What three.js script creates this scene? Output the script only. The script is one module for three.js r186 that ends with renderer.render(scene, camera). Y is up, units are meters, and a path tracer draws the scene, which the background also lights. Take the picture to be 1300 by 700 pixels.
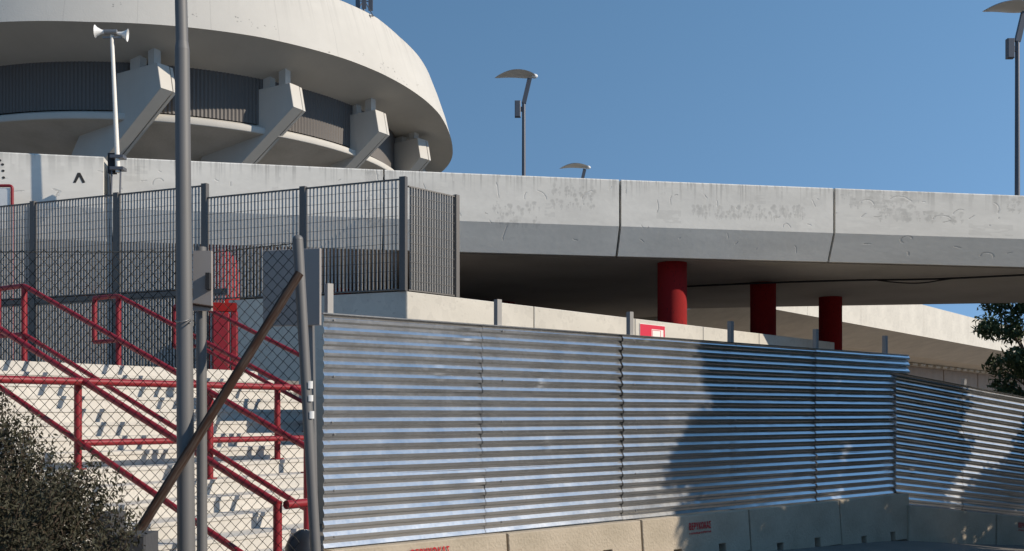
import * as THREE from 'three';
import { mergeGeometries } from 'three/addons/utils/BufferGeometryUtils.js';

// ---------------------------------------------------------------- camera, sky, sun, exposure
const scene = new THREE.Scene();
const EYE = 2.46, F = 1300;                       // eye height above the road by the far barrier; focal length for a 1300 px wide picture
const camera = new THREE.PerspectiveCamera(2 * Math.atan(525 / F) * 180 / Math.PI, 1300 / 1050, 0.1, 900);
camera.position.set(0, EYE, 0);
camera.lookAt(0, EYE, -10);
camera.setViewOffset(1300, 1050, 0, 0, 1300, 700);   // level camera, lens shifted up: verticals stay vertical
camera.updateProjectionMatrix();

const renderer = new THREE.WebGLRenderer({ antialias: true });
renderer.toneMapping = THREE.LinearToneMapping;
renderer.toneMappingExposure = 1.0;
renderer.shadowMap.enabled = true;

const R = Math.PI / 180;
const SUN_SIDE = 13.5 * R, SUN_UP = 29 * R;          // from the right, a little behind the camera, low
const sunDir = new THREE.Vector3(Math.cos(SUN_UP) * Math.cos(SUN_SIDE), Math.sin(SUN_UP), Math.cos(SUN_UP) * Math.sin(SUN_SIDE));
const sun = new THREE.DirectionalLight(new THREE.Color(1.0, 0.90, 0.77), 4.7);
sun.position.copy(sunDir).multiplyScalar(80).add(new THREE.Vector3(0, 6, -25));
sun.target.position.set(0, 6, -25);
sun.castShadow = true;
sun.shadow.mapSize.set(4096, 4096);
sun.shadow.radius = 1;
Object.assign(sun.shadow.camera, { left: -60, right: 60, top: 50, bottom: -50, near: 1, far: 220 });
scene.add(sun, sun.target);
{
  const W = 512, H = 256, d = new Float32Array(W * H * 4), v = new THREE.Vector3();
  for (let j = 0; j < H; j++) for (let i = 0; i < W; i++) {
    const el = ((j + 0.5) / H - 0.5) * Math.PI, az = ((i + 0.5) / W - 0.5) * 2 * Math.PI;
    v.set(Math.cos(el) * Math.cos(az), Math.sin(el), Math.cos(el) * Math.sin(az));
    const e = Math.max(el, 0), k = Math.exp(-e / 0.42);
    const g = Math.pow((1 + v.dot(sunDir)) / 2, 3), s = 1.07 + 2.25 * g;
    const o = (j * W + i) * 4;
    d[o] = (0.032 + 0.128 * k) * s; d[o + 1] = (0.088 + 0.214 * k) * s; d[o + 2] = (0.178 + 0.330 * k) * s; d[o + 3] = 1;
  }
  const t = new THREE.DataTexture(d, W, H, THREE.RGBAFormat, THREE.FloatType);
  t.mapping = THREE.EquirectangularReflectionMapping; t.magFilter = t.minFilter = THREE.LinearFilter; t.needsUpdate = true;
  scene.background = t; scene.environment = t;
}

// ---------------------------------------------------------------- helpers
let seed = 7;
const rnd = () => { seed = (seed + 0x6D2B79F5) | 0; let t = Math.imul(seed ^ (seed >>> 15), 1 | seed); t = (t + Math.imul(t ^ (t >>> 7), 61 | t)) ^ t; return ((t ^ (t >>> 14)) >>> 0) / 4294967296; };
const rr = (a, b) => a + (b - a) * rnd();
const lerp = (a, b, t) => a + (b - a) * t, clamp = (x, a = 0, b = 1) => Math.min(b, Math.max(a, x)), smooth = (x) => x * x * (3 - 2 * x);
const P3 = (x, y, z) => new THREE.Vector3(x, y, z);
const at = (px, py, Z) => P3((px - 650) / F * Z, EYE + (525 - py) / F * Z, -Z);
const names = new Map();
const numbered = (n) => { const k = names.get(n) ?? 0; names.set(n, k + 1); return k ? n + '_' + String(k).padStart(3, '0') : n; };
function shade(o) { o.castShadow = true; o.receiveShadow = true; return o; }
function tag(o, label, category, group) { o.userData.label = label; if (category) o.userData.category = category; if (group) o.userData.group = group; return o; }
function thing(name, label, category, pos = [0, 0, 0], turn = 0, group) {
  const g = new THREE.Group(); g.name = numbered(name); g.position.set(...pos); g.rotation.y = turn; scene.add(g);
  return tag(g, label, category, group);
}
function part(name, geo, mat, parent) { const m = shade(new THREE.Mesh(geo, mat)); m.name = parent ? name : numbered(name); (parent ?? scene).add(m); return m; }
function struct(name, geo, mat) { const m = part(name, geo, mat); m.userData.kind = 'structure'; return m; }
const merge = (gs) => mergeGeometries(gs.map((g) => { let q = g.index ? g.toNonIndexed() : g; for (const k of Object.keys(q.attributes)) if (!['position', 'normal', 'uv'].includes(k)) q.deleteAttribute(k); return q; }));
function uvm(g) {                                    // uv in metres from the face each corner belongs to
  g = g.index ? g.toNonIndexed() : g; g.computeVertexNormals();
  const p = g.attributes.position, n = g.attributes.normal, uv = new Float32Array(p.count * 2);
  for (let i = 0; i < p.count; i++) {
    const a = Math.abs(n.getX(i)), b = Math.abs(n.getY(i)), c = Math.abs(n.getZ(i));
    if (b >= a && b >= c) { uv[2 * i] = p.getX(i); uv[2 * i + 1] = p.getZ(i); }
    else if (a >= c) { uv[2 * i] = p.getZ(i); uv[2 * i + 1] = p.getY(i); }
    else { uv[2 * i] = p.getX(i); uv[2 * i + 1] = p.getY(i); }
  }
  g.setAttribute('uv', new THREE.BufferAttribute(uv, 2)); return g;
}
const box = (x0, x1, y0, y1, z0, z1) => { const g = new THREE.BoxGeometry(Math.abs(x1 - x0), Math.abs(y1 - y0), Math.abs(z1 - z0)); g.translate((x0 + x1) / 2, (y0 + y1) / 2, (z0 + z1) / 2); return uvm(g); };
function bevelBox(w, h, d, b = 0.01) {               // centred box with chamfered edges
  const s = new THREE.Shape(); s.moveTo(-w / 2 + b, -h / 2 + b); s.lineTo(w / 2 - b, -h / 2 + b); s.lineTo(w / 2 - b, h / 2 - b); s.lineTo(-w / 2 + b, h / 2 - b); s.closePath();
  const g = new THREE.ExtrudeGeometry(s, { depth: d - 2 * b, bevelEnabled: true, bevelThickness: b, bevelSize: b, bevelSegments: 1 });
  g.translate(0, 0, -d / 2 + b); return uvm(g);
}
function rod(a, b, r, r2 = r, seg = 10) {            // cylinder from a to b
  const d = b.clone().sub(a), L = d.length(), g = new THREE.CylinderGeometry(r2, r, L, seg, 1);
  g.translate(0, L / 2, 0); g.applyQuaternion(new THREE.Quaternion().setFromUnitVectors(P3(0, 1, 0), d.normalize())); g.translate(a.x, a.y, a.z);
  return g;
}
function bar(a, b, w, d) {                           // square bar from a to b
  const v = b.clone().sub(a), L = v.length(), g = new THREE.BoxGeometry(w, L, d); g.translate(0, L / 2, 0);
  g.applyQuaternion(new THREE.Quaternion().setFromUnitVectors(P3(0, 1, 0), v.normalize())); g.translate(a.x, a.y, a.z); return g;
}
function pipe(pts, r, seg = 10) {                    // round pipe through points with tight bends
  const path = new THREE.CurvePath();
  const q = pts.map((p) => p.clone()); let from = q[0];
  for (let i = 1; i < q.length; i++) {
    if (i < q.length - 1) {
      const a = q[i].clone().sub(q[i - 1]), b = q[i + 1].clone().sub(q[i]), c = Math.min(0.07, a.length() / 2.1, b.length() / 2.1);
      const p0 = q[i].clone().addScaledVector(a.normalize(), -c), p1 = q[i].clone().addScaledVector(b.normalize(), c);
      path.add(new THREE.LineCurve3(from, p0)); path.add(new THREE.QuadraticBezierCurve3(p0, q[i], p1)); from = p1;
    } else path.add(new THREE.LineCurve3(from, q[i]));
  }
  const out = [];
  for (const c of path.curves) out.push(new THREE.TubeGeometry(c, c.isLineCurve3 ? 1 : 5, r, seg, false));
  const cap = (p, d) => { const g = new THREE.CircleGeometry(r, seg); g.applyQuaternion(new THREE.Quaternion().setFromUnitVectors(P3(0, 0, 1), d)); g.translate(p.x, p.y, p.z); return g; };
  out.push(cap(q[0], q[0].clone().sub(q[1]).normalize()), cap(q[q.length - 1], q[q.length - 1].clone().sub(q[q.length - 2]).normalize()));
  return merge(out);
}
// tileable value noise
function hash(x, y, s) { let h = Math.imul(x, 374761393) ^ Math.imul(y, 668265263) ^ Math.imul(s, 2246822519); h = Math.imul(h ^ (h >>> 13), 1274126177); return ((h ^ (h >>> 16)) >>> 0) / 4294967296; }
function noise(x, y, per, s) {
  const X = Math.floor(x), Y = Math.floor(y), a = smooth(x - X), b = smooth(y - Y), m = (v) => ((v % per) + per) % per;
  return lerp(lerp(hash(m(X), m(Y), s), hash(m(X + 1), m(Y), s), a), lerp(hash(m(X), m(Y + 1), s), hash(m(X + 1), m(Y + 1), s), a), b);
}
function fbm(u, v, per, oct, s) { let t = 0, w = 0.5, n = 0; for (let o = 0; o < oct; o++) { t += w * noise(u * per, v * per, per, s + o); n += w; w *= 0.5; per *= 2; } return t / n; }
const s8 = (l) => { l = clamp(l); return Math.round(255 * (l <= 0.0031308 ? 12.92 * l : 1.055 * Math.pow(l, 1 / 2.4) - 0.055)); };
function tex(w, h, fn, srgb = true, wrap = true) {
  const d = new Uint8Array(w * h * 4);
  for (let j = 0; j < h; j++) for (let i = 0; i < w; i++) {
    const c = fn((i + 0.5) / w, (j + 0.5) / h), o = (j * w + i) * 4;
    if (srgb) { d[o] = s8(c[0]); d[o + 1] = s8(c[1]); d[o + 2] = s8(c[2]); } else d[o] = d[o + 1] = d[o + 2] = Math.round(255 * clamp(c));
    d[o + 3] = 255;
  }
  const t = new THREE.DataTexture(d, w, h); t.magFilter = THREE.LinearFilter; t.minFilter = THREE.LinearMipmapLinearFilter; t.generateMipmaps = true;
  if (wrap) t.wrapS = t.wrapT = THREE.RepeatWrapping; if (srgb) t.colorSpace = THREE.SRGBColorSpace; t.needsUpdate = true; return t;
}
const rep = (t, m) => { const c = t.clone(); c.repeat.set(1 / m, 1 / m); c.needsUpdate = true; return c; };

// ---------------------------------------------------------------- materials
const concC = tex(512, 512, (u, v) => { const a = fbm(u, v, 4, 6, 11), b = fbm(u, v, 48, 3, 23), p = noise(u * 128, v * 128, 128, 5) > 0.93 ? 0.72 : 1; const k = (0.66 + 0.30 * a + 0.12 * b) * (0.9 + 0.1 * p); return [k, k * 0.99, k * (0.965 + 0.04 * a)]; });
const concB = tex(512, 512, (u, v) => 0.6 * fbm(u, v, 32, 4, 31) + 0.4 * (noise(u * 100, v * 100, 100, 5) > 0.9 ? 0.2 : 0.8), false);
const paintC = tex(512, 512, (u, v) => { const a = fbm(u, v, 3, 5, 41), st = fbm(u, v * 0.0 + 0.3, 24, 3, 43) * 0.5 + fbm(u, v, 16, 3, 44) * 0.5; const k = 0.80 + 0.14 * a + 0.06 * st; return [k, k * 0.995, k * 0.985]; });
const asphC = tex(512, 512, (u, v) => { const a = fbm(u, v, 4, 5, 51), b = hash(Math.floor(u * 512), Math.floor(v * 512), 3); const k = 0.55 + 0.25 * a + 0.2 * b; return [k, k, k]; });
const spanC = tex(512, 512, (u, v) => { const a = fbm(u, v, 5, 5, 61), b = fbm(u, v, 40, 2, 63); const k = 0.86 + 0.08 * a + 0.06 * b; return [k, k, k]; });
const spanR = tex(512, 512, (u, v) => 0.74 + 0.12 * fbm(u, v, 6, 5, 71) - 0.1 * fbm(u, v, 60, 2, 73), false);
const rustC = tex(512, 512, (u, v) => { const a = fbm(u, v, 10, 5, 81), b = fbm(u, v, 30, 3, 83); const t = clamp((a - 0.42) * 6); return [lerp(0.30, 0.18, t) * (0.5 + b), lerp(0.27, 0.085, t) * (0.5 + b), lerp(0.24, 0.04, t) * (0.5 + b)]; });
const wornC = tex(512, 256, (u, v) => { const a = fbm(u, v, 6, 5, 201), b = fbm(u * 2, v, 40, 3, 205), chip = b > 0.70 && a > 0.45 ? 0.45 : 1, k = (0.72 + 0.3 * a) * chip; return [k, k * (1.0 + 0.2 * (1 - a)), k]; });
const stainC = tex(512, 512, (u, v) => { const a = fbm(u, v, 5, 6, 211), b = fbm(u, v, 20, 4, 215), c = noise(u * 90, v * 90, 90, 217) > 0.94 ? 0.8 : 1; const k = (0.70 + 0.24 * a + 0.12 * b) * (b > 0.62 ? 0.92 : 1) * c; return [k, k * 0.985, k * 0.955]; });
function mat(r, g, b, o = {}) { const { bump, bumpM = 1, mapM = 2, ...q } = o; const m = new THREE.MeshStandardMaterial({ roughness: 0.85, metalness: 0, ...q }); m.color.setRGB(r, g, b); if (q.map) m.map = rep(q.map, mapM); if (bump) { m.bumpMap = rep(concB, bumpM); m.bumpScale = bump; } return m; }
const M = {
  stadium: mat(0.60, 0.565, 0.505, { map: paintC, mapM: 7, bump: 0.006, bumpM: 2 }),
  soffit: mat(0.60, 0.565, 0.505, { map: paintC, mapM: 5 }),
  bowl: mat(0.60, 0.565, 0.505, { map: concC, mapM: 6 }),
  louvre: mat(0.115, 0.10, 0.088, { roughness: 0.6 }),
  whiteWall: mat(0.66, 0.62, 0.545, { map: stainC, mapM: 4, bump: 0.003 }),
  step: mat(0.62, 0.59, 0.54, { map: stainC, mapM: 2.3, bump: 0.003 }),
  barrier: mat(0.46, 0.39, 0.29, { map: concC, mapM: 1.6, bump: 0.012, bumpM: 0.8 }),
  deck: mat(0.40, 0.375, 0.34, { map: concC, mapM: 6 }),
  asphalt: mat(0.22, 0.195, 0.165, { map: asphC, mapM: 2.5, bump: 0.004, bumpM: 0.4 }),
  addedRoad: mat(0.15, 0.143, 0.132, { map: asphC, mapM: 2.5 }),
  paving: mat(0.20, 0.185, 0.165, { map: concC, mapM: 3 }),
  redPaint: mat(0.27, 0.009, 0.017, { roughness: 0.5, map: wornC, mapM: 0.2 }),
  redColumn: mat(0.32, 0.005, 0.005, { roughness: 0.95, map: wornC, mapM: 0.5 }),
  fenceSteel: mat(0.125, 0.115, 0.105, { roughness: 0.5, metalness: 0.3 }),
  gratingBar: mat(0.42, 0.40, 0.37, { roughness: 0.5, metalness: 0.25 }),
  galv: mat(0.68, 0.68, 0.68, { roughness: 0.325, metalness: 1.0, map: spanC, mapM: 1.1, roughnessMap: rep(spanR, 1.7) }),
  galvPole: mat(0.165, 0.16, 0.155, { roughness: 0.6, metalness: 0.25, map: spanC, mapM: 0.4 }),
  steelPost: mat(0.25, 0.243, 0.235, { roughness: 0.5, metalness: 0.6 }),
  wire: mat(0.095, 0.092, 0.082, { roughness: 0.6, metalness: 0.4 }),
  rust: mat(0.17, 0.13, 0.11, { roughness: 0.95, map: rustC, mapM: 0.5 }),
  board: mat(0.30, 0.27, 0.248, { roughness: 0.7 }),
  lampGrey: mat(0.12, 0.12, 0.13, { roughness: 0.45, metalness: 0.4 }),
  lampUnder: mat(0.78, 0.72, 0.63, { roughness: 0.5 }),
  white: mat(0.78, 0.76, 0.72, { roughness: 0.6 }),
  black: mat(0.015, 0.015, 0.016, { roughness: 0.35 }),
  rubber: mat(0.02, 0.02, 0.022, { roughness: 0.8 }),
  darkBlock: mat(0.055, 0.055, 0.058, { roughness: 0.9, bump: 0.004 }),
  bark: mat(0.14, 0.10, 0.07, { roughness: 0.95, bump: 0.01 }),
  leafTree: mat(0.055, 0.085, 0.028, { roughness: 0.7 }),
  leafShrub: mat(0.042, 0.038, 0.018, { roughness: 0.8 }),
  leafDry: mat(0.055, 0.037, 0.022, { roughness: 0.9 }),
  bayPaint: mat(0.46, 0.36, 0.285, { map: stainC, mapM: 4 }),
  plaster: mat(0.30, 0.25, 0.20, { map: concC, mapM: 4 }),
  glass: mat(0.03, 0.035, 0.04, { roughness: 0.1 }),
};

// ---------------------------------------------------------------- ground
const gk = [[-200, 0.85], [0, 0.82], [4, 0.72], [6.8, 0.56], [15.4, 0.16], [19.2, 0.03], [20.4, -0.12], [24.5, -0.45], [40, -1.3], [70, -1.6], [400, -1.6]];
function ground(x, z) { const u = (x - z) * 0.7071; for (let i = 1; i < gk.length; i++) if (u < gk[i][0]) { const [a, p] = gk[i - 1], [b, q] = gk[i]; return lerp(p, q, (u - a) / (b - a)); } return -1.6; }
{
  const ax = []; for (let i = -60; i <= 60; i++) ax.push(Math.sign(i) * Math.pow(Math.abs(i) / 60, 2.6) * 420 + i * 0.25);
  const p = [], ix = [], uv = [], n = ax.length;
  for (const z of ax) for (const x of ax) { const zz = z - 15; p.push(x, ground(x, zz), zz); uv.push(x, zz); }
  for (let j = 0; j < n - 1; j++) for (let i = 0; i < n - 1; i++) { const a = j * n + i; ix.push(a, a + n, a + 1, a + 1, a + n, a + n + 1); }
  const g = new THREE.BufferGeometry(); g.setAttribute('position', new THREE.Float32BufferAttribute(p, 3)); g.setAttribute('uv', new THREE.Float32BufferAttribute(uv, 2)); g.setIndex(ix); g.computeVertexNormals();
  struct('ground', g, M.asphalt);
}

// ---------------------------------------------------------------- stadium: round hall with a deep white rim on bracket fins
{
  const cx = -23.44, cz = -71.01, base = 5.8;
  const S = thing('stadium', 'round concrete stadium with a deep white rim carried on bracket fins', 'stadium', [cx, 0, cz]);
  const key = (ks, f) => { for (let i = 1; i < ks.length; i++) if (f < ks[i][0]) { const [a, p] = ks[i - 1], [b, q] = ks[i]; return lerp(p, q, (f - a) / (b - a)); } return ks[ks.length - 1][1]; };
  const lowK = [[-181, 19.0], [-120, 19.6], [-10, 19.84], [6, 19.82], [18, 19.94], [31, 20.04], [47, 20.0], [55, 19.9], [62, 19.76], [69, 19.6], [76, 19.4], [83, 19.0], [93, 18.42], [115, 18.3], [150, 18.6], [181, 19.0]];
  const topK = [[-181, 22.6], [-90, 23.8], [50, 23.86], [58, 23.8], [66, 23.42], [75, 23.15], [82, 22.85], [93, 22.3], [115, 22.1], [150, 22.3], [181, 22.6]];
  const pt = (r, f, y) => [r * Math.sin(f * R), y, r * Math.cos(f * R)];
  function band(rows, seg = 180, f0 = -180, f1 = 180, flip = false) {       // rows: f -> [r, y], swept round the axis
    const p = [], uv = [], ix = [], n = rows.length;
    for (let i = 0; i <= seg; i++) { const f = lerp(f0, f1, i / seg); let v = 0, last = null; for (const row of rows) { const [r, y] = row(f); if (last) v += Math.hypot(r - last[0], y - last[1]); last = [r, y]; p.push(...pt(r, f, y + EYE)); uv.push(f * R * 18, v); } }
    for (let i = 0; i < seg; i++) for (let k = 0; k < n - 1; k++) { const a = i * n + k, b = a + n; if (flip) ix.push(a, b, a + 1, a + 1, b, b + 1); else ix.push(a, a + 1, b, a + 1, b + 1, b); }
    const g = new THREE.BufferGeometry(); g.setAttribute('position', new THREE.Float32BufferAttribute(p, 3)); g.setAttribute('uv', new THREE.Float32BufferAttribute(uv, 2)); g.setIndex(ix); g.computeVertexNormals(); return g;
  }
  const rimMat = (() => {                            // weather runs, spalls and pour joints of the rim concrete
    const W = 2048, H = 256, a = new Float32Array(W * H).fill(1), spot = (x, y, r, k) => { for (let j = Math.max(0, y - r | 0); j <= Math.min(H - 1, y + r); j++) for (let i = Math.max(0, x - r | 0); i <= Math.min(W - 1, x + r); i++) { const d = Math.hypot(i - x, j - y) / r; if (d < 1) a[j * W + i] = lerp(a[j * W + i], k, 1 - d * d); } };
    for (let i = 0; i < 150; i++) { const x = rr(0, W), h = rr(30, 240), k = rr(0.86, 0.97), w = rr(2, 7); for (let y = 0; y < h; y += 2) spot(x + rr(-0.8, 0.8), y, w, lerp(k, 1, y / h)); }
    for (let i = 0; i < 26; i++) { const x = rr(0, W), y = rr(150, 246); for (let k = 0; k < rr(2, 9); k++) spot(x + rr(-26, 26), y + rr(-9, 9), rr(1.2, 3.6), rr(0.35, 0.7)); }
    for (let x = 40; x < W; x += 204) for (let y = 0; y < H; y++) spot(x + rr(-0.5, 0.5), y, 1.3, 0.84);
    const t = tex(W, H, (u, v) => { const c = (0.82 + 0.12 * fbm(u, v * 0.125, 8, 5, 301) + 0.06 * fbm(u, v * 0.125, 64, 3, 305)) * a[Math.min(H - 1, v * H | 0) * W + Math.min(W - 1, u * W | 0)]; return [c, c * 0.99, c * 0.97]; });
    t.repeat.set(1 / 34, 1 / 4.3); const m = new THREE.MeshStandardMaterial({ roughness: 0.88, map: t, bumpMap: rep(concB, 2), bumpScale: 0.006 }); m.color.setRGB(0.59, 0.555, 0.495); return m;
  })();
  const lo = (f) => key(lowK, f), hi = (f) => key(topK, f);
  part('rim', band([(f) => [18.0, hi(f)], (f) => [18.5, lerp(hi(f), lo(f), 0.33)], (f) => [18.95, lerp(hi(f), lo(f), 0.67)], (f) => [19.3, lo(f)]], 240), rimMat, S);
  part('roof', band([() => [0.2, 24.2], () => [10, 24.0], (f) => [17.4, hi(f) - 0.25], (f) => [17.4, hi(f)], (f) => [18.0, hi(f) + 0.004]], 180), M.bowl, S);
  const soffitIn = 19.12;
  part('soffit', band([(f) => [19.3, lo(f)], (f) => [19.12, lo(f) - 0.015], (f) => [17.4, lerp(lo(f), soffitIn, 0.5)], () => [15.3, soffitIn]], 240), M.soffit, S);
  { // fluted cladding band
    const n = 900, p = [], ix = [];
    for (let i = 0; i <= n; i++) { const f = -180 + 360 * i / n, r = 15.35 + (i % 2 ? 0.045 : 0); p.push(...pt(r, f, 19.2 + EYE), ...pt(r, f, 16.5 + EYE)); }
    for (let i = 0; i < n; i++) ix.push(2 * i, 2 * i + 1, 2 * i + 2, 2 * i + 1, 2 * i + 3, 2 * i + 2);
    let g = new THREE.BufferGeometry(); g.setAttribute('position', new THREE.Float32BufferAttribute(p, 3)); g.setIndex(ix); g = g.toNonIndexed(); g.computeVertexNormals();
    part('cladding', g, M.louvre, S);
  }
  part('ledge', band([() => [15.2, 16.5], () => [15.72, 16.28], () => [15.8, 16.23], () => [15.8, 15.95], () => [15.72, 15.88], () => [15.2, 15.86]]), M.stadium, S);
  part('bowl', band([() => [15.5, 15.88], () => [13.0, 15.5], () => [10.0, 15.0], () => [8.4, 14.4], () => [8.4, 3.0]]), M.bowl, S);
  // bracket fins, each of two plates with a bearing block and a drain strut
  const finShape = (k) => { const s = new THREE.Shape(); s.moveTo(-4.4, 18.5); s.lineTo(0.0 + k, 18.5); s.lineTo(0.28 + k, 17.15); s.lineTo(-6.8, 12.4); s.lineTo(-8.2, 13.4); s.closePath(); return s; };
  const plate = (t, k) => uvm(new THREE.ExtrudeGeometry(finShape(k), { depth: t, bevelEnabled: true, bevelThickness: 0.02, bevelSize: 0.02, bevelSegments: 1 }));
  const wide = plate(0.74, 0), thin = plate(0.16, -0.04);
  for (const [f, aim] of [[-50, 40], [-28, 52], [16.3, 58], [39.8, 60], [61.4, 57], [83.5, 50], [106, 70]]) {   // place on the ring, plan direction it points
    const [x, , z] = pt(17.4, f, 0), top = lerp(soffitIn, lo(f), 0.45) + 0.03;
    const put = (name, g, m) => { const o = part(name, g, m, S); o.rotation.y = (-90 + aim) * R; o.position.set(x, EYE, z); return o; };
    put('fin', wide, M.soffit).translateZ(-0.42); put('fin_plate', thin, M.soffit).translateZ(0.27 - 0.97);
    put('bearing_block', box(-1.0, -0.5, 18.52, top, -0.3, 0.12), M.soffit);
    put('bearing_block', box(-2.5, -1.7, 18.52, top - 0.12, -0.35, 0.1), M.soffit);
    put('strut', rod(P3(-3.6, 19.1, -0.95), P3(-3.0, 18.0, -0.86), 0.05, 0.05, 8), M.steelPost);
    put('strut_bracket', box(-3.2, -2.8, 17.7, 18.05, -0.86, -0.74), M.louvre);
  }
  // small mast kit on the roof edge
  const A = thing('roof_antenna', 'small dark cluster of antennas on the stadium roof edge', 'antenna', [cx + 17.6 * Math.sin(56 * R), EYE + 23.72, cz + 17.6 * Math.cos(56 * R)]);
  part('mast', rod(P3(0, 0, 0), P3(0, 3.2, 0), 0.05), M.lampGrey, A);
  for (const [x, z, h] of [[-0.35, 0.1, 1.6], [0.05, 0.3, 2.0], [0.4, 0, 1.7]]) { part('panel', box(x - 0.13, x + 0.13, 0.35, h, z - 0.06, z + 0.06), M.lampGrey, A); part('bracket', rod(P3(0, 0.9, 0), P3(x, 0.9, z), 0.03), M.lampGrey, A); }
  part('foot_frame', merge([rod(P3(-0.5, 0, 0.3), P3(0, 1.0, 0), 0.03), rod(P3(0.6, -0.1, 0.3), P3(0, 1.0, 0), 0.03), rod(P3(-0.5, 0.02, 0.3), P3(0.6, -0.1, 0.3), 0.03)].map((g) => g)), M.lampGrey, A);
}

// ---------------------------------------------------------------- overpass: parapet panels, slab, red columns
const faceZ = (x) => (x > -1.25 ? 25.96 + 0.17 * x : 25.75 + 0.2 * (x + 1.25));
const faceX = (px) => { let x = 0; for (let i = 0; i < 60; i++) x = (px - 650) / F * faceZ(x); return x; };
function parapetMap(L, marks, s) {                   // stains, peeled paint and cracks of one panel: brightness only
  const W = 1024, H = 320, a = new Float32Array(W * H).fill(1), b = new Float32Array(W * H).fill(0.6);
  const spot = (x, y, r, k, ar = a) => { for (let j = Math.max(0, y - r | 0); j <= Math.min(H - 1, y + r); j++) for (let i = Math.max(0, x - r | 0); i <= Math.min(W - 1, x + r); i++) { const d = Math.hypot(i - x, j - y) / r; if (d < 1) ar[j * W + i] = lerp(ar[j * W + i], k, 1 - d * d); } };
  const q = (n) => rr(0, n);
  const n = Math.round(L * 3.4);
  for (let i = 0; i < n; i++) {                      // curled paint edges: short dark arcs
    let x = q(W), y = Math.pow(rnd(), 0.8) * H * 0.8 + H * 0.08, d = q(6.28); const c = rr(-0.07, 0.07), len = rnd() < 0.25 ? rr(25, 60) : rr(4, 20); if (len > 25) d = 1.57 + rr(-0.3, 0.3);
    for (let k = 0; k < len; k++) { spot(x, y, rr(0.8, 1.9), rr(0.4, 0.75)); spot(x + 1, y + 1, 2.5, 0.25, b); x += Math.cos(d) * 1.1; y += Math.sin(d) * 1.1; d += c + rr(-0.15, 0.15); }
  }
  for (let i = 0; i < L * 14; i++) { const x = q(W), h = rr(15, 110); const k0 = rr(0.66, 0.93), w = rr(2, 6); for (let k = 0; k < h; k += 1.5) spot(x + rr(-0.6, 0.6), H - 3 - k, w, lerp(k0, 1, k / h)); }   // runs of dirt from the coping
  for (let i = 0; i < L * 0.8; i++) { const x0 = q(W), w0 = rr(30, 120), y0 = rr(20, H - 60), h0 = rr(20, 60), k = rr(0.9, 1.06), e = rr(0, 9); for (let j = y0 | 0; j < Math.min(H, y0 + h0); j++) for (let i2 = x0 | 0; i2 < Math.min(W, x0 + w0); i2++) if (fbm(i2 / W, j / H, 24, 3, 77 + i) > 0.42) a[j * W + i2] *= k; }   // patched paint
  for (const [u, v, w, h] of marks) for (let k = 0; k < 60; k++) { const x = (u + rr(-0.5, 0.5) * w) * W, y = (v + rr(-0.5, 0.5) * h) * H; spot(x, y, rr(3, 12), rr(0.70, 0.92)); for (let m = 0; m < 10; m++) spot(x + rr(-1, 1), y - m * 1.5, rr(1, 2.5), rr(0.74, 0.94)); }   // smudged patches
  const map = tex(W, H, (u, v) => { const i = Math.min(W - 1, u * W | 0), j = Math.min(H - 1, v * H | 0), c = 0.74 + 0.21 * fbm(u, v, 5, 5, s) + 0.07 * fbm(u * 3, v, 24, 3, s + 9), k = c * a[j * W + i]; return [k, k * 0.99, k * 0.97]; }, true, false);
  const bm = tex(W, H, (u, v) => b[Math.min(H - 1, v * H | 0) * W + Math.min(W - 1, u * W | 0)] + 0.15 * fbm(u * 2, v, 24, 3, s), false, false);
  const m = new THREE.MeshStandardMaterial({ roughness: 0.9, map, bumpMap: bm, bumpScale: 0.012 }); m.color.setRGB(0.82, 0.785, 0.715); return m;
}
const OV = thing('overpass', 'pale concrete overpass with peeling parapet and round red columns', 'overpass');
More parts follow.
